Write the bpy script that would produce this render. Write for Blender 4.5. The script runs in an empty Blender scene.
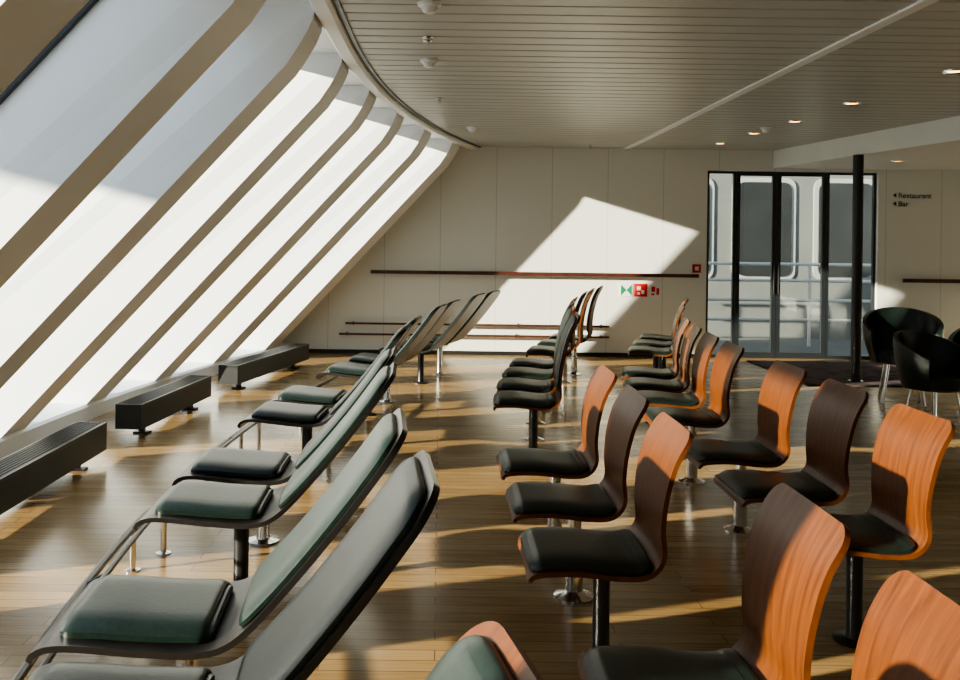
import bpy, bmesh, math
from mathutils import Vector, Matrix
S = bpy.context.scene
COL = S.collection
PI = math.pi
BACK = 12.2
H = 2.73

# ------------------------------------------------------------------ materials
def new_mat(name):
    m = bpy.data.materials.new(name); m.use_nodes = True
    nt = m.node_tree
    b = nt.nodes['Principled BSDF']
    return m, nt, b
def simple(name, col, rough=0.5, metal=0.0, noise=0.0, scale=20, bump=0.0, coat=0.0, emis=None, estr=0, spec=0.5):
    m, nt, b = new_mat(name)
    b.inputs['Base Color'].default_value = (*col, 1)
    b.inputs['Roughness'].default_value = rough
    b.inputs['Metallic'].default_value = metal
    b.inputs['Specular IOR Level'].default_value = spec
    if coat: b.inputs['Coat Weight'].default_value = coat; b.inputs['Coat Roughness'].default_value = 0.15
    if emis:
        b.inputs['Emission Color'].default_value = (*emis, 1); b.inputs['Emission Strength'].default_value = estr
    tc = nt.nodes.new('ShaderNodeTexCoord')
    if noise or bump:
        n = nt.nodes.new('ShaderNodeTexNoise'); n.inputs['Scale'].default_value = scale
        n.inputs['Detail'].default_value = 5
        nt.links.new(tc.outputs['Object'], n.inputs['Vector'])
        if noise:
            r = nt.nodes.new('ShaderNodeValToRGB')
            r.color_ramp.elements[0].position = 0.3; r.color_ramp.elements[1].position = 0.7
            r.color_ramp.elements[0].color = (*[c*(1-noise) for c in col], 1)
            r.color_ramp.elements[1].color = (*[min(1, c*(1+noise)) for c in col], 1)
            nt.links.new(n.outputs['Fac'], r.inputs['Fac']); nt.links.new(r.outputs['Color'], b.inputs['Base Color'])
        if bump:
            bp = nt.nodes.new('ShaderNodeBump'); bp.inputs['Strength'].default_value = bump
            bp.inputs['Distance'].default_value = 0.004
            nt.links.new(n.outputs['Fac'], bp.inputs['Height']); nt.links.new(bp.outputs['Normal'], b.inputs['Normal'])
    return m

M = {}
M['white'] = simple('white_paint', (0.80, 0.82, 0.79), 0.45, noise=0.02, scale=3)
M['fin'] = simple('white_satin_metal', (0.88, 0.90, 0.91), 0.4, noise=0.02, scale=3)
M['leather'] = simple('dark_green_leather', (0.008, 0.0175, 0.0135), 0.34, noise=0.25, scale=60, bump=0.12, spec=.42)
M['leather2'] = simple('black_green_leather', (0.007, 0.0135, 0.0115), 0.38, noise=0.2, scale=60, bump=0.12, spec=.42)
M['blackshell'] = simple('black_lacquer', (0.015, 0.013, 0.012), 0.3, noise=0.1, scale=10)
M['blackmetal'] = simple('black_metal', (0.012, 0.012, 0.013), 0.35, noise=0.1, scale=10)
M['darkgrey'] = simple('dark_grey_metal', (0.014, 0.016, 0.015), 0.45, noise=0.15, scale=8)
M['chrome'] = simple('brushed_chrome', (0.75, 0.75, 0.74), 0.18, 1.0, noise=0.04, scale=40)
M['frame'] = simple('dark_window_frame', (0.02, 0.024, 0.028), 0.35, noise=0.1, scale=6)
M['railwood'] = simple('dark_red_wood_rail', (0.08, 0.028, 0.018), 0.35, noise=0.3, scale=12)
M['lamp'] = simple('warm_lamp', (1, .75, .45), 0.5, emis=(1, .55, .2), estr=7, noise=.01)
M['signwhite'] = simple('sign_white', (0.85, 0.85, 0.85), 0.5, noise=.01)
M['signgreen'] = simple('sign_green', (0.0, 0.25, 0.10), 0.5, noise=.02)
M['signred'] = simple('sign_red', (0.6, 0.02, 0.02), 0.5, noise=.02)
M['ink'] = simple('dark_ink', (0.02, 0.02, 0.02), 0.6, noise=.02)
M['outgrey'] = simple('outside_grey_paint', (0.17, 0.175, 0.165), 0.6, noise=0.08, scale=2)
M['outdark'] = simple('outside_dark_glass', (0.03, 0.033, 0.034), 0.25, noise=0.2, scale=2)
M['outwhite'] = simple('outside_white_frame', (0.36, 0.365, 0.35), 0.5, noise=.02)
M['outrail'] = simple('outside_white_rail', (0.70, 0.70, 0.67), 0.5, noise=.02)

def wood_mat(name, c1, c2, scale=(3, 40, 3), rough=0.38):
    m, nt, b = new_mat(name)
    tc = nt.nodes.new('ShaderNodeTexCoord'); mp = nt.nodes.new('ShaderNodeMapping')
    mp.inputs['Scale'].default_value = scale
    n = nt.nodes.new('ShaderNodeTexNoise'); n.inputs['Scale'].default_value = 1.6; n.inputs['Detail'].default_value = 8
    n.inputs['Roughness'].default_value = 0.6; n.inputs['Distortion'].default_value = 0.6
    r = nt.nodes.new('ShaderNodeValToRGB')
    r.color_ramp.elements[0].position = 0.32; r.color_ramp.elements[1].position = 0.68
    r.color_ramp.elements[0].color = (*c1, 1); r.color_ramp.elements[1].color = (*c2, 1)
    nt.links.new(tc.outputs['Object'], mp.inputs['Vector']); nt.links.new(mp.outputs['Vector'], n.inputs['Vector'])
    nt.links.new(n.outputs['Fac'], r.inputs['Fac']); nt.links.new(r.outputs['Color'], b.inputs['Base Color'])
    b.inputs['Roughness'].default_value = rough
    b.inputs['Specular IOR Level'].default_value = 0.28
    return m
M['wood'] = wood_mat('mahogany_veneer', (0.070, 0.019, 0.005), (0.150, 0.046, 0.011), (3, 34, 3))

# floor planks running along X
def floor_mat():
    m, nt, b = new_mat('oak_plank_floor')
    tc = nt.nodes.new('ShaderNodeTexCoord')
    br = nt.nodes.new('ShaderNodeTexBrick')
    br.inputs['Scale'].default_value = 1.0
    br.inputs['Brick Width'].default_value = 1.1; br.inputs['Row Height'].default_value = 0.085
    br.inputs['Mortar Size'].default_value = 0.0020; br.inputs['Bias'].default_value = 0.0
    br.inputs['Color1'].default_value = (0.43, 0.285, 0.130, 1); br.inputs['Color2'].default_value = (0.31, 0.195, 0.082, 1)
    br.inputs['Mortar'].default_value = (0.12, 0.07, 0.032, 1)
    br.offset = 0.37
    mp = nt.nodes.new('ShaderNodeMapping'); mp.inputs['Scale'].default_value = (2, 40, 1)
    n = nt.nodes.new('ShaderNodeTexNoise'); n.inputs['Scale'].default_value = 2; n.inputs['Detail'].default_value = 8
    r = nt.nodes.new('ShaderNodeValToRGB')
    r.color_ramp.elements[0].position = 0.3; r.color_ramp.elements[1].position = 0.7
    r.color_ramp.elements[0].color = (0.72, 0.68, 0.62, 1); r.color_ramp.elements[1].color = (1.1, 1.1, 1.1, 1)
    mx = nt.nodes.new('ShaderNodeMix'); mx.data_type = 'RGBA'; mx.blend_type = 'MULTIPLY'; mx.inputs['Factor'].default_value = 1
    L = nt.links.new
    L(tc.outputs['Object'], br.inputs['Vector']); L(tc.outputs['Object'], mp.inputs['Vector']); L(mp.outputs['Vector'], n.inputs['Vector'])
    L(n.outputs['Fac'], r.inputs['Fac']); L(br.outputs['Color'], mx.inputs[6]); L(r.outputs['Color'], mx.inputs[7])
    L(mx.outputs[2], b.inputs['Base Color'])
    b.inputs['Roughness'].default_value = 0.21
    return m
M['floor'] = floor_mat()

def wall_mat():
    m, nt, b = new_mat('white_wall_panels')
    L = nt.links.new
    tc = nt.nodes.new('ShaderNodeTexCoord'); sp = nt.nodes.new('ShaderNodeSeparateXYZ'); L(tc.outputs['Object'], sp.inputs[0])
    def mth(op, a, v=None):
        q = nt.nodes.new('ShaderNodeMath'); q.operation = op
        L(a, q.inputs[0])
        if v is not None: q.inputs[1].default_value = v
        return q.outputs[0]
    a = mth('ADD', sp.outputs['X'], 10.22); a = mth('DIVIDE', a, 0.73); a = mth('FRACT', a); a = mth('LESS_THAN', a, 0.013)
    r = nt.nodes.new('ShaderNodeMix'); r.data_type = 'RGBA'
    r.inputs[6].default_value = (0.81, 0.82, 0.76, 1); r.inputs[7].default_value = (0.62, 0.63, 0.58, 1)
    L(a, r.inputs['Factor']); L(r.outputs[2], b.inputs['Base Color'])
    b.inputs['Roughness'].default_value = 0.5
    return m
M['wall'] = wall_mat()
M['ceil'] = simple('ceiling_slats', (0.49, 0.50, 0.475), 0.36, noise=0.03, scale=2)
M['groove'] = simple('ceiling_groove', (0.12, 0.12, 0.115), 0.7, noise=0.03, scale=2)

def glass_mat():
    m = bpy.data.materials.new('window_glass'); m.use_nodes = True; nt = m.node_tree
    nt.nodes.clear()
    o = nt.nodes.new('ShaderNodeOutputMaterial'); t = nt.nodes.new('ShaderNodeBsdfTransparent'); g = nt.nodes.new('ShaderNodeBsdfGlossy')
    g.inputs['Roughness'].default_value = 0.02
    t.inputs['Color'].default_value = (0.93, 0.96, 0.96, 1)
    f = nt.nodes.new('ShaderNodeMixShader'); f.inputs[0].default_value = 0.06
    nt.links.new(t.outputs[0], f.inputs[1]); nt.links.new(g.outputs[0], f.inputs[2]); nt.links.new(f.outputs[0], o.inputs[0])
    return m
M['glass'] = glass_mat()

def rug_mat():
    m, nt, b = new_mat('patterned_rug')
    tc = nt.nodes.new('ShaderNodeTexCoord'); v = nt.nodes.new('ShaderNodeTexVoronoi'); v.inputs['Scale'].default_value = 5
    r = nt.nodes.new('ShaderNodeValToRGB'); r.color_ramp.interpolation = 'CONSTANT'
    r.color_ramp.elements[0].color = (0.012, 0.008, 0.010, 1); r.color_ramp.elements[1].position = 0.4
    r.color_ramp.elements[1].color = (0.07, 0.04, 0.045, 1)
    nt.links.new(tc.outputs['Object'], v.inputs['Vector']); nt.links.new(v.outputs['Distance'], r.inputs['Fac'])
    nt.links.new(r.outputs['Color'], b.inputs['Base Color']); b.inputs['Roughness'].default_value = 0.95
    return m
M['rug'] = rug_mat()

# ------------------------------------------------------------------ mesh builder
class MB:
    def __init__(s): s.v = []; s.f = []
    def add(s, vs, fs):
        o = len(s.v); s.v += [tuple(p) for p in vs]; s.f += [tuple(i+o for i in f) for f in fs]; return s
    def box(s, x0, x1, y0, y1, z0, z1):
        return s.add([(x0,y0,z0),(x1,y0,z0),(x1,y1,z0),(x0,y1,z0),(x0,y0,z1),(x1,y0,z1),(x1,y1,z1),(x0,y1,z1)],
                     [(0,3,2,1),(4,5,6,7),(0,1,5,4),(1,2,6,5),(2,3,7,6),(3,0,4,7)])
    def prism(s, a, b):
        n = len(a)
        fs = [tuple(range(n))[::-1], tuple(range(n, 2*n))]
        for i in range(n):
            j = (i+1) % n; fs.append((i, j, n+j, n+i))
        return s.add(list(a)+list(b), fs)
    def bar(s, p, q, w, d, up=(0, 0, 1)):
        p = Vector(p); q = Vector(q); t = (q-p).normalized(); u = Vector(up)
        a = t.cross(u).normalized(); b = a.cross(t).normalized()
        A = [p+a*w/2*i+b*d/2*j for i, j in ((-1,-1),(1,-1),(1,1),(-1,1))]
        B = [x+(q-p) for x in A]
        return s.prism(A, B)
    def tube(s, pts, r, seg=10):
        pts = [Vector(p) for p in pts]; rings = []
        for i, p in enumerate(pts):
            t = (pts[min(i+1, len(pts)-1)]-pts[max(i-1, 0)]).normalized()
            u = Vector((0, 0, 1)) if abs(t.z) < .9 else Vector((1, 0, 0))
            a = t.cross(u).normalized(); b = a.cross(t)
            rings.append([p+a*r*math.cos(k*2*PI/seg)+b*r*math.sin(k*2*PI/seg) for k in range(seg)])
        vs = [v for R in rings for v in R]; fs = []
        for i in range(len(pts)-1):
            for k in range(seg):
                l = (k+1) % seg; fs.append((i*seg+k, i*seg+l, (i+1)*seg+l, (i+1)*seg+k))
        fs.append(tuple(range(seg))[::-1]); fs.append(tuple((len(pts)-1)*seg+k for k in range(seg)))
        return s.add(vs, fs)
    def lathe(s, prof, c=(0, 0, 0), seg=24):
        vs = []; fs = []
        for r, z in prof:
            for k in range(seg):
                vs.append((c[0]+r*math.cos(k*2*PI/seg), c[1]+r*math.sin(k*2*PI/seg), c[2]+z))
        n = len(prof)
        for i in range(n-1):
            for k in range(seg):
                l = (k+1) % seg; fs.append((i*seg+k, i*seg+l, (i+1)*seg+l, (i+1)*seg+k))
        fs.append(tuple(range(seg))[::-1]); fs.append(tuple((n-1)*seg+k for k in range(seg)))
        return s.add(vs, fs)
    def ribbon(s, path, hw, thick, off=0.0, r0=.03, r1=.03, pillow=0.0, nl=44, nw=12, taper=None, cup=0.0):
        P = [Vector((p[0], p[1])) for p in path]
        P = [P[0]*2-P[1]] + P + [P[-1]*2-P[-2]]
        dense = []
        for i in range(1, len(P)-2):
            for k in range(16):
                t = k/16; a, b, c, d = P[i-1], P[i], P[i+1], P[i+2]
                dense.append(0.5*((2*b)+(-a+c)*t+(2*a-5*b+4*c-d)*t*t+(-a+3*b-3*c+d)*t**3))
        dense.append(P[-2])
        L = [0]
        for i in range(1, len(dense)): L.append(L[-1]+(dense[i]-dense[i-1]).length)
        T = L[-1]
        def at(d):
            for i in range(1, len(L)):
                if L[i] >= d-1e-9:
                    f = (d-L[i-1])/(L[i]-L[i-1]); return dense[i-1].lerp(dense[i], f), (dense[i]-dense[i-1]).normalized()
            return dense[-1], (dense[-1]-dense[-2]).normalized()
        ds = set()
        for k in range(nl+1): ds.add(round(T*k/nl, 5))
        for k in range(8):
            a = (1-math.cos(k/8*PI/2))
            ds.add(round(r0*a, 5)); ds.add(round(T-r1*a, 5))
        ds = sorted(ds); ds2 = [ds[0]]
        for d in ds[1:]:
            if d-ds2[-1] > 0.0012: ds2.append(d)
        ds = ds2
        top = []; bot = []
        for d in ds:
            p, t = at(d); N = Vector((-t.y, t.x))
            h = hw*(taper(d/T) if taper else 1)
            w = h
            if d < r0: w = h-r0+math.sqrt(max(0, r0*r0-(r0-d)**2))
            if T-d < r1: w = min(w, h-r1+math.sqrt(max(0, r1*r1-(r1-(T-d))**2)))
            ef = 1.0
            if pillow:
                e = min(d, T-d); ef = min(1, (0.35+0.65*math.sqrt(min(1, e/0.035))))
            tr = []; br = []
            for j in range(nw+1):
                u = math.sin((j/nw*2-1)*PI/2)
                pf = 1.0
                if pillow: pf = ef*(1-0.6*abs(u)**7)
                cu = cup*u*u
                a = p+N*(off+thick*pf+cu); b = p+N*(off+cu)
                tr.append((a.x, u*w, a.y)); br.append((b.x, u*w, b.y))
            top.append(tr); bot.append(br)
        n = len(ds); m = nw+1
        vs = [v for r in top for v in r]+[v for r in bot for v in r]; fs = []; o = n*m
        for i in range(n-1):
            for j in range(nw):
                fs.append((i*m+j, (i+1)*m+j, (i+1)*m+j+1, i*m+j+1))
                fs.append((o+i*m+j, o+i*m+j+1, o+(i+1)*m+j+1, o+(i+1)*m+j))
            fs.append((i*m, o+i*m, o+(i+1)*m, (i+1)*m))
            fs.append((i*m+nw, (i+1)*m+nw, o+(i+1)*m+nw, o+i*m+nw))
        for j in range(nw):
            fs.append((j, j+1, o+j+1, o+j)); e = (n-1)*m
            fs.append((e+j, o+e+j, o+e+j+1, e+j+1))
        return s.add(vs, fs)
    def mesh(s, name, mat, smooth=True, ang=35):
        me = bpy.data.meshes.new(name); me.from_pydata(s.v, [], s.f); me.update()
        bm = bmesh.new(); bm.from_mesh(me); bmesh.ops.recalc_face_normals(bm, faces=bm.faces); bm.to_mesh(me); bm.free()
        me.materials.append(mat)
        if smooth:
            for p in me.polygons: p.use_smooth = True
            me.set_sharp_from_angle(angle=math.radians(ang))
        return me

def link(o): COL.objects.link(o); return o
def struct(name, mb, mat, smooth=False):
    o = link(bpy.data.objects.new(name, mb.mesh(name, mat, smooth)))
    o['kind'] = 'structure'; return o
def child(parent, name, me, label=None, loc=None):
    o = link(bpy.data.objects.new(name, me)); o.parent = parent
    if loc: o.location = loc
    if label: o['label'] = label
    return o
def thing(name, cat, label, loc, rot, parts, group=None):
    e = link(bpy.data.objects.new(name, None)); e.empty_display_size = .1
    e.location = loc; e.rotation_euler = (0, 0, rot); e['label'] = label; e['category'] = cat
    if group: e['group'] = group
    for p in parts: child(e, p[0], p[1], p[2] if len(p) > 2 else None)
    return e

# ------------------------------------------------------------------ curves
def c(Y): return -0.56+0.0236*max(0, Y-5.5)**2
def drift(Y): return 0.03*max(0, Y-5.0)**2
def ddrift(Y): return 0.06*max(0, Y-5.0)

Y0 = -1.6
XR = 8.0
SZ = .13                      # sill height
SB = H-SZ
K = 0.92                      # lean of the windows
ys = [Y0+(BACK+.15-Y0)*i/56 for i in range(57)]
def sweep(prof, ylist):
    mb = MB(); n = len(prof); vs = []; fs = []
    for y in ylist:
        for dx, z in prof: vs.append((c(y)+dx, y, z))
    for i in range(len(ylist)-1):
        for k in range(n):
            l = (k+1) % n; fs.append((i*n+k, i*n+l, (i+1)*n+l, (i+1)*n+k))
    fs.append(tuple(range(n))); fs.append(tuple((len(ylist)-1)*n+k for k in range(n))[::-1])
    return mb.add(vs, fs)

# floor
struct('floor', MB().box(-3.9, XR, Y0, BACK+.15, -0.1, 0.0), M['floor'])
# sill / kick wall on the window side
struct('wall_left', sweep([(-K*SB+.02, 0), (-K*SB+.02, SZ-.02), (-K*SB, SZ), (-K*SB-.66, SZ), (-K*SB-.66, 0)], ys), M['fin'])
# ceiling with slats
mb = MB()
vs = []; fs = []
for y in ys: vs += [(c(y)-.66, y, H+.045), (XR, y, H+.045), (XR, y, H+.14), (c(y)-.66, y, H+.14)]
for i in range(len(ys)-1):
    for k in range(4):
        l = (k+1) % 4; fs.append((i*4+k, i*4+l, (i+1)*4+l, (i+1)*4+k))
mb.add(vs, fs)
ceil_me = mb
y = Y0; PITCH = 0.19
slats = MB()
while y < BACK-.02:
    a = y+.012; b = min(y+PITCH, BACK)
    for (x0a, x0b, x1) in ((c(a)-.02, c(b)-.02, 2.39), (2.45, 2.45, XR)):
        slats.add([(x0a, a, H+.045), (x0a, a, H+.008), (x0a, a+.008, H), (x0b, b-.008, H), (x0b, b, H+.008), (x0b, b, H+.045),
                   (x1, a, H+.045), (x1, a, H+.008), (x1, a+.008, H), (x1, b-.008, H), (x1, b, H+.008), (x1, b, H+.045)],
                  [(0,6,7,1),(1,7,8,2),(2,8,9,3),(3,9,10,4),(4,10,11,5),(0,1,2,3,4,5),(6,11,10,9,8,7)])
    y += PITCH
ce = struct('ceiling', slats, M['ceil'])
rb = child(ce, 'ceiling_backing', ceil_me.mesh('ceiling_backing', M['groove'], False))
rb['kind'] = 'structure'
TN = [0]
def trim(mb, mat, smooth=False):
    TN[0] += 1; return struct('trim_%d' % TN[0], mb, mat, smooth)
# curved fascia between ceiling and window bays
trim(sweep([(-.01, H-.03), (-.01, H+.044), (-.12, H+.044), (-.12, H-.03), (-.10, H-.045), (-.03, H-.045)], ys), M['fin'])
trim(sweep([(.025, H-.010), (.025, H-.001), (-.008, H-.001), (-.008, H-.010)], ys), M['blackmetal'])
trim(sweep([(-.125, H+.02), (-.125, H+.044), (-.65, H+.044), (-.65, H+.02)], ys), M['fin'])
# white joint strip in ceiling
trim(MB().box(2.385, 2.455, Y0, BACK-.01, H-.012, H+.044), M['fin'])
# bulkhead lower ceiling on the right
A = [(4.35, BACK-.005, 2.5), (4.66, 10.0, 2.5), (5.6, 3.6, 2.5), (XR-.01, 3.6, 2.5), (XR-.01, BACK-.005, 2.5)]
trim(MB().prism(A, [(x, y, H-.002) for x, y, z in A]), M['white'])

# back wall with door opening
DX0, DX1, DZ = 3.5, 5.74, 2.46
mb = MB()
def slab(poly, y0=BACK, y1=BACK+.14):
    mb.prism([(x, y0, z) for x, z in poly], [(x, y1, z) for x, z in poly])
cb = c(BACK)
slab([(cb-3.2, 0), (DX0, 0), (DX0, H+.04), (cb-.6, H+.04)])
slab([(DX0, DZ), (DX1, DZ), (DX1, H+.04), (DX0, H+.04)])
slab([(DX1, 0), (XR, 0), (XR, H+.04), (DX1, H+.04)])
struct('wall_back', mb, M['wall'])
struct('wall_right', MB().box(XR, XR+.12, Y0, BACK+.14, 0, H+.1), M['white'])
struct('wall_front', MB().box(-3.9, XR, Y0-.12, Y0, 0, H+.1), M['white'])
struct('baseboard_back', MB().box(cb-2.2, DX0-.02, BACK-.012, BACK-.001, 0, .05), M['darkgrey'])
struct('baseboard_right', MB().box(DX1+.02, XR-.01, BACK-.012, BACK-.001, 0, .05), M['darkgrey'])

# fins: wide inner face, narrower at the glass
FY = [11.58-1.285*k for k in range(10)]
T_ = .12; TI = .175
def secpt(Y, s, d):
    return (c(Y)-d-K*s, Y, H-s)
for Y in FY:
    mb = MB()
    def poly(sg):
        yi = Y+sg*TI; yo = Y+sg*T_; cc = c(yi); co = c(yo)
        return [(cc-.125, yi, H+.02), (cc-.135, yi, H-.05), (cc-.165, yi, H-.12), (cc-.21, yi, H-.20), (cc-K*.30, yi, H-.30), (cc-K*SB, yi, SZ+.001), (co-K*SB-.57, yo, SZ+.001), (co-.57, yo, H+.02)]
    mb.prism(poly(-1), poly(1))
    trim(mb, M['fin'])
# closed panel in the last bay, next to the back wall
mb = MB()
y0, y1 = 11.58+TI+.002, BACK-.002
cp = c(11.9)
mb.prism([(cp-.30, y0, H+.02), (cp-.30-K*SB, y0, SZ+.001), (cp-.60-K*SB, y0, SZ+.001), (cp-.60, y0, H+.02)],
         [(cp-.30, y1, H+.02), (cp-.30-K*SB, y1, SZ+.001), (cp-.60-K*SB, y1, SZ+.001), (cp-.60, y1, H+.02)])
trim(mb, M['fin'])
# windows
edges = FY + [Y0]
for i in range(len(edges)-1):
    yb = edges[i]-T_-.006; ya = edges[i+1]+T_+.006
    if ya > yb-.1: continue
    D = .60
    tl = secpt(yb, 0.0, D); tr = secpt(ya, 0.0, D); bl = secpt(yb, SB, D); br_ = secpt(ya, SB, D)
    mb = MB(); n = (0.736, 0, -0.677)
    for p, q in ((tl, tr), (bl, br_)): mb.bar(p, q, .07, .05, n)
    for p, q in ((tl, bl), (tr, br_)): mb.bar(p, q, .06, .05, n)
    w = struct('window_%d' % (i+1), mb, M['frame'])
    g = MB().add([tl, tr, br_, bl], [(0, 1, 2, 3)])
    ch = child(w, 'glass_pane', g.mesh('glass_pane', M['glass'], False))

# glass doors
def frame_panel(x0, x1, y, z0, z1, w, d):
    m = MB()
    m.box(x0, x0+w, y-d/2, y+d/2, z0, z1); m.box(x1-w, x1, y-d/2, y+d/2, z0, z1)
    m.box(x0+w, x1-w, y-d/2, y+d/2, z1-w, z1); m.box(x0+w, x1-w, y-d/2, y+d/2, z0, z0+w*1.4)
    return m
xs = [DX0+.005, 3.89, 4.43, 5.09, DX1-.005]
for i in range(4):
    fw = .055 if i in (1, 2) else .03
    nm = ('door_%d' % i) if i in (1, 2) else 'window_%d' % (20+i)
    d = struct(nm, frame_panel(xs[i]+.003, xs[i+1]-.003, BACK+.07, .0, DZ-.005, fw, .05), M['frame'])
    child(d, 'glass_pane', MB().box(xs[i]+fw, xs[i+1]-fw, BACK+.066, BACK+.072, fw, DZ-fw).mesh('glass_pane', M['glass'], False))
    if i in (1, 2):
        hx = xs[2]-.03 if i == 1 else xs[2]+.03
        child(d, 'handle', MB().tube([(hx, BACK+.03, .85), (hx, BACK+.03, 1.25)], .012).mesh('handle', M['blackmetal']), 'black pull bar')

# exterior seen through the doors
fac = MB().box(1.5, 11, 15.4, 15.7, -1.5, 5.5)
o = thing('neighbouring_deckhouse', 'building', 'grey painted steel deckhouse outside the glass doors', (0, 0, 0), 0, [('hull_wall', fac.mesh('hull_wall', M['outgrey'], False))])
def rrect(cx, cz, w, h, r, y0, y1):
    pts = []
    for (sx, sz, a0) in ((1, 1, 0), (-1, 1, PI/2), (-1, -1, PI), (1, -1, 1.5*PI)):
        for k in range(6):
            a = a0+k/5*PI/2; pts.append((cx+sx*(w/2-r)+r*math.cos(a), cz+sz*(h/2-r)+r*math.sin(a)))
    return MB().prism([(x, y0, z) for x, z in pts], [(x, y1, z) for x, z in pts])
for k in range(5):
    cx = 4.0+k*1.35
    child(o, 'window_surround', rrect(cx, 1.75, 1.05, 1.7, .16, 15.37, 15.41).mesh('window_surround', M['outwhite'], False))
    child(o, 'window_glass', rrect(cx, 1.75, .9, 1.55, .13, 15.35, 15.38).mesh('window_glass', M['outdark'], False))
dk = struct('trim_90', MB().box(1.5, 11, BACK+.16, 15.38, -.3, -.05), M['outgrey'])
mb = MB()
for z in (.35, .65, .95, 1.2): mb.tube([(2, 14.2, z), (10.5, 14.2, z)], .025)
for k in range(8): mb.tube([(2.2+k*1.15, 14.2, -.05), (2.2+k*1.15, 14.2, 1.2)], .025)
thing('deck_railing', 'railing', 'white tubular deck railing outside the glass doors', (0, 0, 0), 0, [('rail_frame', mb.mesh('rail_frame', M['outrail']))])

# unseen casing added outside the windows to shade the upper part of two bays
vm = MB().box(-6.6, -6.0, .9, 3.5, 3.0, 6.2)
lv = MB()
for k in range(12): lv.box(-6.0, -5.96, 1.1, 3.3, 3.3+k*.22, 3.42+k*.22)
parts = [('casing', vm.mesh('casing', M['white'], False)), ('casing_slat', lv.mesh('casing_slat', M['darkgrey'], False))]
for yy in (1.0, 3.4): parts.append(('support_leg', MB().box(-6.35, -6.25, yy-.05, yy+.05, -1.5, 3.0).mesh('support_leg', M['white'], False)))
thing('added_shade_casing', 'ship vent', 'white casing on legs outside slanted windows, added unseen as a shade', (0, 0, 0), 0, parts)

# ------------------------------------------------------------------ chairs
chair_path = [(-.275, .365), (-.25, .398), (-.12, .405), (.03, .392), (.12, .40), (.168, .455), (.165, .55), (.175, .66), (.205, .77), (.262, .87)]
shellW = MB().ribbon(chair_path, .225, .016, off=-.016, r0=.05, r1=.06, taper=lambda t: 1-.06*math.exp(-((t-.62)/.12)**2), cup=.008).mesh('shell', M['wood'])
padC = MB().ribbon([(-.262, .392), (-.24, .404), (-.12, .409), (.03, .396), (.10, .40), (.14, .425)], .21, .036, off=.001, r0=.05, r1=.04, pillow=1).mesh('seat_pad', M['leather2'])
hp = [(-.275, .365), (-.25, .398), (-.12, .405), (.03, .392), (.12, .40), (.165, .455), (.165, .56), (.18, .70), (.22, .86), (.29, 1.01)]
shellH = MB().ribbon(hp, .225, .016, off=-.016, r0=.05, r1=.07).mesh('shell', M['wood'])
padH = MB().ribbon([(.163, .50), (.166, .58), (.181, .70), (.221, .86), (.281, .99)], .205, .022, off=.001, r0=.05, r1=.06, pillow=1).mesh('back_pad', M['leather2'])
postB = MB().lathe([(.075, 0), (.075, .008), (.034, .016), (.03, .03), (.03, .37), (.075, .376), (.075, .386)], seg=20).mesh('pedestal', M['blackmetal'])
postC = MB().lathe([(.085, 0), (.085, .008), (.045, .022), (.036, .03), (.036, .20), (.028, .205), (.028, .37), (.075, .376), (.075, .386)], seg=24).mesh('pedestal', M['chrome'])
GROUPC = 'bentwood chairs in rows'
def chair(X, Y, rot, post, high=False):
    lab = 'mahogany bentwood chair with dark green-black leather seat pad on %s pedestal' % ('chrome' if post is postC else 'black')
    if high: lab = 'high-backed bentwood chair with black leather pads on %s pedestal' % ('chrome' if post is postC else 'black')
    parts = [('shell', shellH if high else shellW, 'mahogany veneer shell'), ('seat_pad', padC, 'dark leather seat pad'), ('pedestal', post)]
    if high: parts.append(('back_pad', padH, 'dark leather back pad'))
    thing('lounge_seat', 'chair', lab, (X, Y, 0), rot, parts, GROUPC)
for Y, X, p in ((.97, .66, postC), (1.62, .66, postC), (2.27, .66, postB)): chair(X, Y, 0, p)
for Y, X, p in ((3.28, .585, postB), (3.93, .585, postC), (4.6, .585, postC)): chair(X, Y, 0, p)
for k in range(4):
    Y = 6.4+.62*k; chair(.60+drift(Y), Y, -math.atan(ddrift(Y)), postB if k == 0 else postC, True)
for k in range(3):
    Y = 9.25+.64*k; chair(.62+drift(Y), Y, -math.atan(ddrift(Y))*.8, postB if k == 0 else postC, True)
for Y, p in ((3.53, postB), (4.2, postC), (4.87, postC)): chair(1.59, Y, 0, p)
for k in range(4):
    Y = 5.85+.64*k; chair(1.58+drift(Y), Y, -math.atan(ddrift(Y)), postC if k == 0 else postB)
for k in range(3):
    Y = 9.35+.64*k; chair(1.62+drift(Y), Y, -math.atan(ddrift(Y))*.8, postB)

# loungers
lp = [(-.375, .325), (-.34, .372), (-.26, .386), (-.06, .368), (.10, .362), (.20, .40), (.33, .535), (.49, .73), (.655, .955)]
lshell = MB().ribbon(lp, .262, .018, off=-.018, r0=.06, r1=.11, nl=60).mesh('shell', M['blackshell'])
lshellw = MB().ribbon(lp, .262, .018, off=-.018, r0=.06, r1=.11, nl=60).mesh('shell', M['wood'])
lseat = MB().ribbon([(-.30, .386), (-.18, .382), (-.06, .372), (.10, .366), (.13, .374)], .215, .042, off=.001, r0=.05, r1=.05, pillow=1).mesh('seat_cushion', M['leather'])
lback = MB().ribbon([(.205, .405), (.33, .536), (.49, .731), (.64, .936)], .243, .028, off=.001, r0=.06, r1=.10, pillow=1, nl=50).mesh('back_cushion', M['leather'])
def mkpost(mat):
    lpost = MB().lathe([(.08, 0), (.08, .008), (.036, .018), (.032, .03), (.032, .345)], c=(.02, 0, 0), seg=20)
    lpost.tube([(-.2, 0, .34), (.12, 0, .34)], .018)
    return lpost.mesh('pedestal', mat)
lpostB = mkpost(M['blackmetal']); lpostC = mkpost(M['chrome'])
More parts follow.
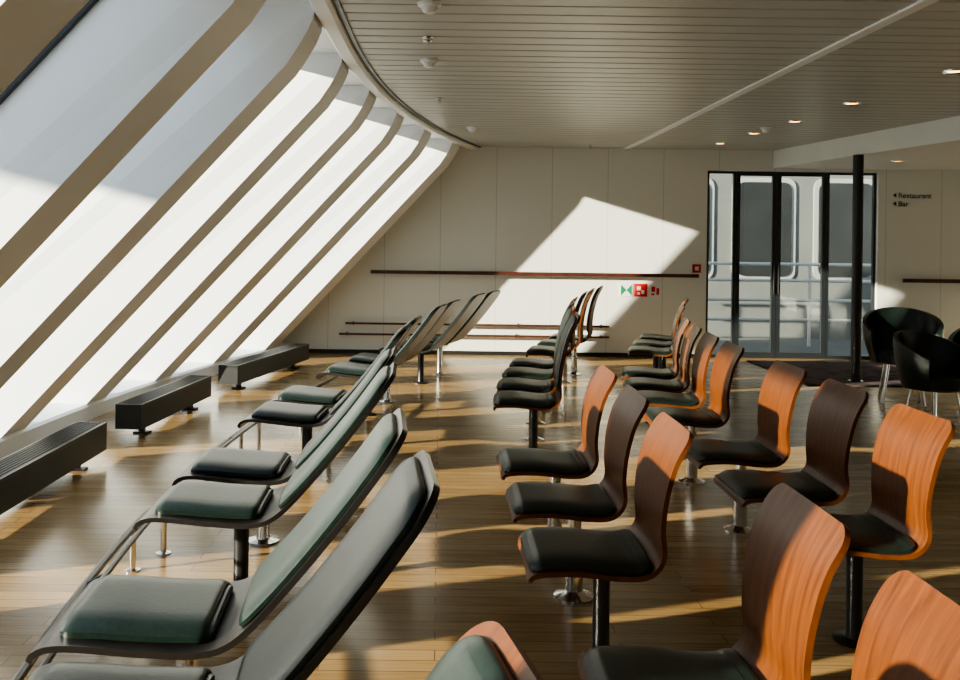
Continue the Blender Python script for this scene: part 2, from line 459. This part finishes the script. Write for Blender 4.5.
def lx(Y): return -.88+.03*(Y-5)**2-(.03 if Y < 3 else 0)
def lounger(Y, post, wood=False, X=None):
    x = lx(Y) if X is None else X
    k = .030 if Y < 5 else .06
    thing('reclining_lounger', 'lounge chair',
          'dark green leather reclining lounger with %s shell on %s pedestal' % ('mahogany' if wood else 'black', 'chrome' if post is lpostC else 'black'),
          (x, Y, 0), -math.atan(k*(Y-5)) if X is None else .2,
          [('shell', lshellw if wood else lshell, 'mahogany veneer shell' if wood else 'black lacquered shell'), ('seat_cushion', lseat), ('back_cushion', lback), ('pedestal', post)], 'reclining loungers by the windows')
lounger(1.03, lpostB, True, -.515)
for Y, p in ((2.19, lpostB), (2.80, lpostC), (3.95, lpostB), (4.60, lpostC), (5.95, lpostB), (6.62, lpostC), (7.95, lpostB), (8.6, lpostC), (9.75, lpostB), (10.4, lpostC)):
    lounger(Y, p)
# low linking rails in front of the loungers
def linkrail(y0, y1, fl):
    n = 8; P = []
    for i in range(n+1):
        y = y0+(y1-y0)*i/n; P.append((-.88+.03*(y-5)**2-.50, y))
    x0 = P[0][0]
    def off(mb): return MB().add([(a-x0, b-y0, z) for a, b, z in mb.v], mb.f)
    m = MB().tube([(x, y, .19) for x, y in P], .016, 8)
    m.tube([(x+.08, y, .235) for x, y in P], .012, 8)
    for x, y in (P[0], P[n//2], P[-1]): m.tube([(x, y, .19), (x+.08, y, .235)], .010, 8)
    e = thing('footrest_rail', 'rail', 'low dark metal footrest rail on short chrome legs beside loungers', (x0, y0, 0), 0, [], 'footrest rails in front of loungers')
    child(e, 'rail_frame', off(m).mesh('rail_frame', M['blackshell']))
    for f, dx in fl:
        x, y = P[f]
        q = MB().lathe([(.035, 0), (.035, .006), (.014, .012), (.014, .18+(.045 if dx else 0))], c=(x+dx, y, 0), seg=16)
        child(e, 'leg', off(q).mesh('leg', M['chrome']), 'chrome leg')
for a, b, fl in ((2.55, 4.4, ((7, 0), (8, .08), (1, 0))), (5.4, 6.6, ((6, 0), (7, .08), (1, 0))), (7.4, 8.5, ((6, 0), (1, .08)))): linkrail(a, b, fl)

# ------------------------------------------------------------------ convector radiators
def radiator(y0, y1):
    L = y1-y0; ym = (y0+y1)/2; ang = -math.atan((c(y1)-c(y0))/L); x = c(ym)-1.75
    body = MB().box(-.10, .10, -L/2, L/2, .075, .235)
    gr = MB()
    gr.box(-.10, -.088, -L/2, L/2, .235, .258); gr.box(.088, .10, -L/2, L/2, .235, .258)
    gr.box(-.088, .088, -L/2, -L/2+.012, .235, .258); gr.box(-.088, .088, L/2-.012, L/2, .235, .258)
    for i in range(7):
        xx = -.075+i*.025; gr.box(xx-.004, xx+.004, -L/2+.012, L/2-.012, .238, .256)
    parts = [('body', body.mesh('body', M['darkgrey'], False)), ('grille', gr.mesh('grille', M['blackmetal'], False))]
    for yy in (-L/2+.25, L/2-.25):
        parts.append(('foot', MB().box(-.02, .02, yy-.02, yy+.02, 0, .075).box(-.06, .06, yy-.035, yy+.035, 0, .012).mesh('foot', M['blackmetal'], False)))
    thing('convector_radiator', 'radiator', 'long low dark grey floor convector beneath slanted windows', (x, ym, 0), ang, parts, 'floor convectors under the windows')
for a, b in ((1.2, 3.4), (4.0, 6.2), (6.85, 8.35), (9.0, 11.0)): radiator(a, b)

# ------------------------------------------------------------------ back wall fittings
def rail(x0, x1, z, h, name, label, mat, y=BACK):
    m = MB().box(x0, x1, y-.085, y-.05, z-h/2, z+h/2)
    e = thing(name, 'handrail', label, ((x0+x1)/2, y-.05, z), 0, [], None)
    o = ((x0+x1)/2, y-.05, z)
    def off(mb): return MB().add([(a-o[0], b-o[1], q-o[2]) for a, b, q in mb.v], mb.f)
    child(e, 'bar', off(m).mesh('bar', mat, False))
    n = max(2, int((x1-x0)/1.1)+1)
    for i in range(n):
        xx = x0+.1+(x1-x0-.2)*i/(n-1)
        child(e, 'bracket', off(MB().box(xx-.012, xx+.012, y-.05, y, z-.02, z+.02)).mesh('bracket', M['blackmetal'], False))
rail(-.90, 3.38, 1.075, .045, 'handrail', 'dark red wooden handrail fixed along white wall', M['railwood'])
rail(-1.22, 2.22, .40, .025, 'bumper_rail', 'thin dark wooden bumper rail low on white wall', M['railwood'])
rail(-1.30, 2.22, .26, .025, 'bumper_rail', 'thin dark wooden bumper rail low on white wall', M['railwood'])
rail(6.05, 7.6, 1.05, .05, 'handrail', 'short dark wooden handrail beside the glass doors', M['railwood'])

def sign(name, cat, label, x, z, w, h, parts):
    e = thing(name, cat, label, (x, BACK-.008, z), 0, [('panel', MB().box(-w/2, w/2, 0, .007, -h/2, h/2).mesh('panel', M[parts[0]], False))])
    for (nm, mat, rects) in parts[1]:
        m = MB()
        for (a, b, cc, d) in rects: m.box(a, b, -.003, 0, cc, d)
        child(e, nm, m.mesh(nm, M[mat], False))
sz = 1.5-(290-2.5-240)*.01312
e = thing('emergency_exit_sign', 'sign', 'green and white emergency pictogram sign on white wall', (2.45, BACK-.008, sz), 0,
          [('panel', MB().box(-.085, .085, 0, .007, -.085, .085).mesh('panel', M['signwhite'], False)),
           ('pictogram', MB().prism([(-.07, -.003, .07), (.0, -.003, .0), (-.07, -.003, -.07)], [(-.07, 0, .07), (0, 0, 0), (-.07, 0, -.07)])
            .prism([(.07, -.003, .07), (.0, -.003, .0), (.07, -.003, -.07)], [(.07, 0, .07), (0, 0, 0), (.07, 0, -.07)]).mesh('pictogram', M['signgreen'], False))])
sign('fire_equipment_sign', 'sign', 'red and white fire equipment pictogram sign on white wall', 2.64, sz, .17, .17,
     ('signred', [('pictogram', 'signwhite', [(-.05, .0, -.00, .05), (.01, .045, -.05, .0), (-.04, -.01, -.06, -.03)])]))
sign('fire_alarm_sign', 'sign', 'white sign with red symbols on white wall', 2.83, sz, .15, .17,
     ('signwhite', [('pictogram', 'signred', [(-.05, .0, -.02, .05), (.015, .05, -.06, .03), (-.05, -.01, -.065, -.04)])]))
sign('fire_call_point', 'alarm', 'small red fire alarm call point on wall beside doors', 3.37, 1.17, .11, .11,
     ('signred', [('button', 'signwhite', [(-.025, .025, -.025, .025)])]))
e = thing('wall_direction_text', 'sign', 'small dark lettering with arrows on white wall', (5.93, BACK-.004, 2.13), 0, [])
for i, t in enumerate(('Restaurant', 'Bar')):
    fc = bpy.data.curves.new('lettering', 'FONT'); fc.body = t; fc.size = .10; fc.extrude = .001
    fo = link(bpy.data.objects.new('text_source', fc)); bpy.context.view_layer.update()
    me = bpy.data.meshes.new_from_object(fo); me.name = 'lettering'
    bpy.data.objects.remove(fo)
    me.transform(Matrix.Translation((.07, 0, -.11*i)) @ Matrix.Rotation(PI/2, 4, 'X'))
    me.materials.clear(); me.materials.append(M['ink'])
    child(e, 'lettering', me)
    z = .035-.11*i
    child(e, 'arrow', MB().prism([(0, 0, z), (.045, 0, z+.03), (.045, 0, z-.03)], [(0, -.003, z), (.045, -.003, z+.03), (.045, -.003, z-.03)]).mesh('arrow', M['ink'], False))

# ------------------------------------------------------------------ ceiling fittings
ring = MB().lathe([(.05, -.004), (.075, -.012), (.078, 0)], seg=24).mesh('trim_ring', M['chrome'])
bulb = MB().lathe([(.05, -.005), (.05, -.001)], seg=20).mesh('lamp_lens', M['lamp'])
for x, y, z in ((3.58, 6.5, H), (3.54, 8.03, H), (3.52, 9.26, H), (3.46, 10.3, H), (3.41, 11.37, H), (5.35, 10.9, 2.5)):
    thing('ceiling_downlight', 'light', 'small round chrome recessed downlight glowing warm in ceiling', (x, y, z-.001), 0, [('trim_ring', ring), ('lamp_lens', bulb)], 'warm ceiling downlights')
det = MB().lathe([(.012, -.055), (.03, -.05), (.04, -.035), (.045, -.02), (.06, -.015), (.065, 0)], seg=24).mesh('detector_dome', M['fin'])
for x, y in ((-.07, 4.83), (-.09, 6.36), (.33, 10.1), (3.42, 9.8)):
    thing('smoke_detector', 'smoke detector', 'round white smoke detector on slatted ceiling', (x, y, H-.001), 0, [('detector_dome', det)], 'ceiling smoke detectors')
spk = MB().lathe([(.008, -.05), (.012, -.05), (.012, -.03), (.03, -.025), (.03, -.018), (.012, -.014), (.012, -.008), (.035, -.004), (.035, 0)], seg=20).mesh('sprinkler_head', M['chrome'])
for x, y in ((-.09, 5.63), (-.02, 8.05), (1.89, 11.8)):
    thing('fire_sprinkler', 'sprinkler', 'small chrome fire sprinkler head on slatted ceiling', (x, y, H-.001), 0, [('sprinkler_head', spk)], 'ceiling sprinklers')

# column
thing('support_column', 'column', 'slim round dark steel column supporting the ceiling', (4.60, 10.25, 0), 0,
      [('shaft', MB().lathe([(.055, 0.012), (.055, 2.498)], seg=28).mesh('shaft', M['darkgrey'])),
       ('base_plate', MB().lathe([(.08, 0), (.08, .012), (.055, .02)], seg=28).mesh('base_plate', M['chrome']))])
# rug
thing('patterned_rug', 'rug', 'dark patterned rug on wooden floor before glass doors', (0, 0, 0), 0,
      [('pile', MB().prism([(3.95, 9.9, .001), (6.9, 9.9, .001), (6.9, 11.9, .001), (3.95, 11.9, .001)], [(3.95, 9.9, .012), (6.9, 9.9, .012), (6.9, 11.9, .012), (3.95, 11.9, .012)]).mesh('pile', M['rug'], False))])

# tub chairs
def tub_meshes():
    m = MB(); n = 40; rows = 8; vs = []; fs = []
    def ht(a): return .60+.24*max(0, math.cos(a*.62))**1.2
    for side, R in ((0, .32), (1, .285)):
        for i in range(n+1):
            a = (i/n*2-1)*math.radians(125)
            for j in range(rows+1):
                z = .36+(ht(a)-.36)*j/rows
                f = (j/rows); r = R*(.80+.24*math.sin(f*PI*.55))
                vs.append((r*math.cos(a), r*math.sin(a), z))
    k = rows+1; o = (n+1)*k
    for i in range(n):
        for j in range(rows):
            fs.append((i*k+j, (i+1)*k+j, (i+1)*k+j+1, i*k+j+1)); fs.append((o+i*k+j, o+i*k+j+1, o+(i+1)*k+j+1, o+(i+1)*k+j))
        fs.append((i*k+rows, (i+1)*k+rows, o+(i+1)*k+rows, o+i*k+rows)); fs.append((i*k, o+i*k, o+(i+1)*k, (i+1)*k))
    for i in (0, n):
        for j in range(rows): fs.append((i*k+j, i*k+j+1, o+i*k+j+1, o+i*k+j))
    m.add(vs, fs)
    s = MB().lathe([(.02, .355), (.22, .355), (.262, .38), (.27, .44), (.25, .475), (.15, .485), (.01, .487)], seg=32)
    leg = []
    for a in (45, 135, 225, 315):
        a = math.radians(a)
        leg.append(MB().tube([(.17*math.cos(a), .17*math.sin(a), .36), (.24*math.cos(a), .24*math.sin(a), .0)], .013).mesh('leg', M['chrome']))
    return m.mesh('back_shell', M['leather2'], True, 50), s.mesh('seat', M['leather2']), leg
tb, ts, tl = tub_meshes()
for x, y, r, sc, lab in ((4.46, 8.95, math.radians(70), 1.06, 'black leather tub chair with open curved back, chrome legs'),
                (4.08, 7.65, math.radians(110), .93, 'black leather tub chair near slim steel column, chrome legs'),
                (4.88, 8.2, math.radians(20), 1.04, 'black leather tub chair drawn up near other tub chairs')):
    thing('tub_chair', 'chair', lab, (x, y, 0), r, [('back_shell', tb), ('seat', ts)]+[('leg', q, 'chrome leg') for q in tl], 'black tub chairs').scale = (sc, sc, sc)

# ------------------------------------------------------------------ light
sd = bpy.data.lights.new('sun', 'SUN'); sd.energy = 20; sd.angle = math.radians(.8); sd.color = (1, .91, .72)
so = link(bpy.data.objects.new('sun', sd)); so.rotation_euler = Vector((1.6, .7, -.42)).to_track_quat('-Z', 'Y').to_euler()
w = bpy.data.worlds.new('sky'); S.world = w; w.use_nodes = True
nt = w.node_tree; bg = nt.nodes['Background']
tc = nt.nodes.new('ShaderNodeTexCoord'); sp = nt.nodes.new('ShaderNodeSeparateXYZ'); r = nt.nodes.new('ShaderNodeValToRGB')
r.color_ramp.elements[0].position = 0.0; r.color_ramp.elements[0].color = (0.80, .85, .84, 1)
r.color_ramp.elements[1].position = 0.8; r.color_ramp.elements[1].color = (0.42, .54, .72, 1)
nt.links.new(tc.outputs['Generated'], sp.inputs[0]); nt.links.new(sp.outputs['Z'], r.inputs[0]); nt.links.new(r.outputs[0], bg.inputs[0])
bg.inputs[1].default_value = 1.8
try:
    S.view_settings.look = 'AgX - Medium High Contrast'
except Exception as ex:
    print(ex)

# camera
cd = bpy.data.cameras.new('camera'); cd.sensor_width = 36; cd.lens = 930/960*36
cd.shift_x = 40/960; cd.shift_y = -100/960; cd.clip_start = .05
co = link(bpy.data.objects.new('camera', cd))
co.location = (0, 0, 1.5)
co.rotation_euler = (Matrix.Rotation(PI/2, 4, 'X') @ Matrix.Rotation(math.radians(.75), 4, 'Z')).to_euler()
S.camera = co
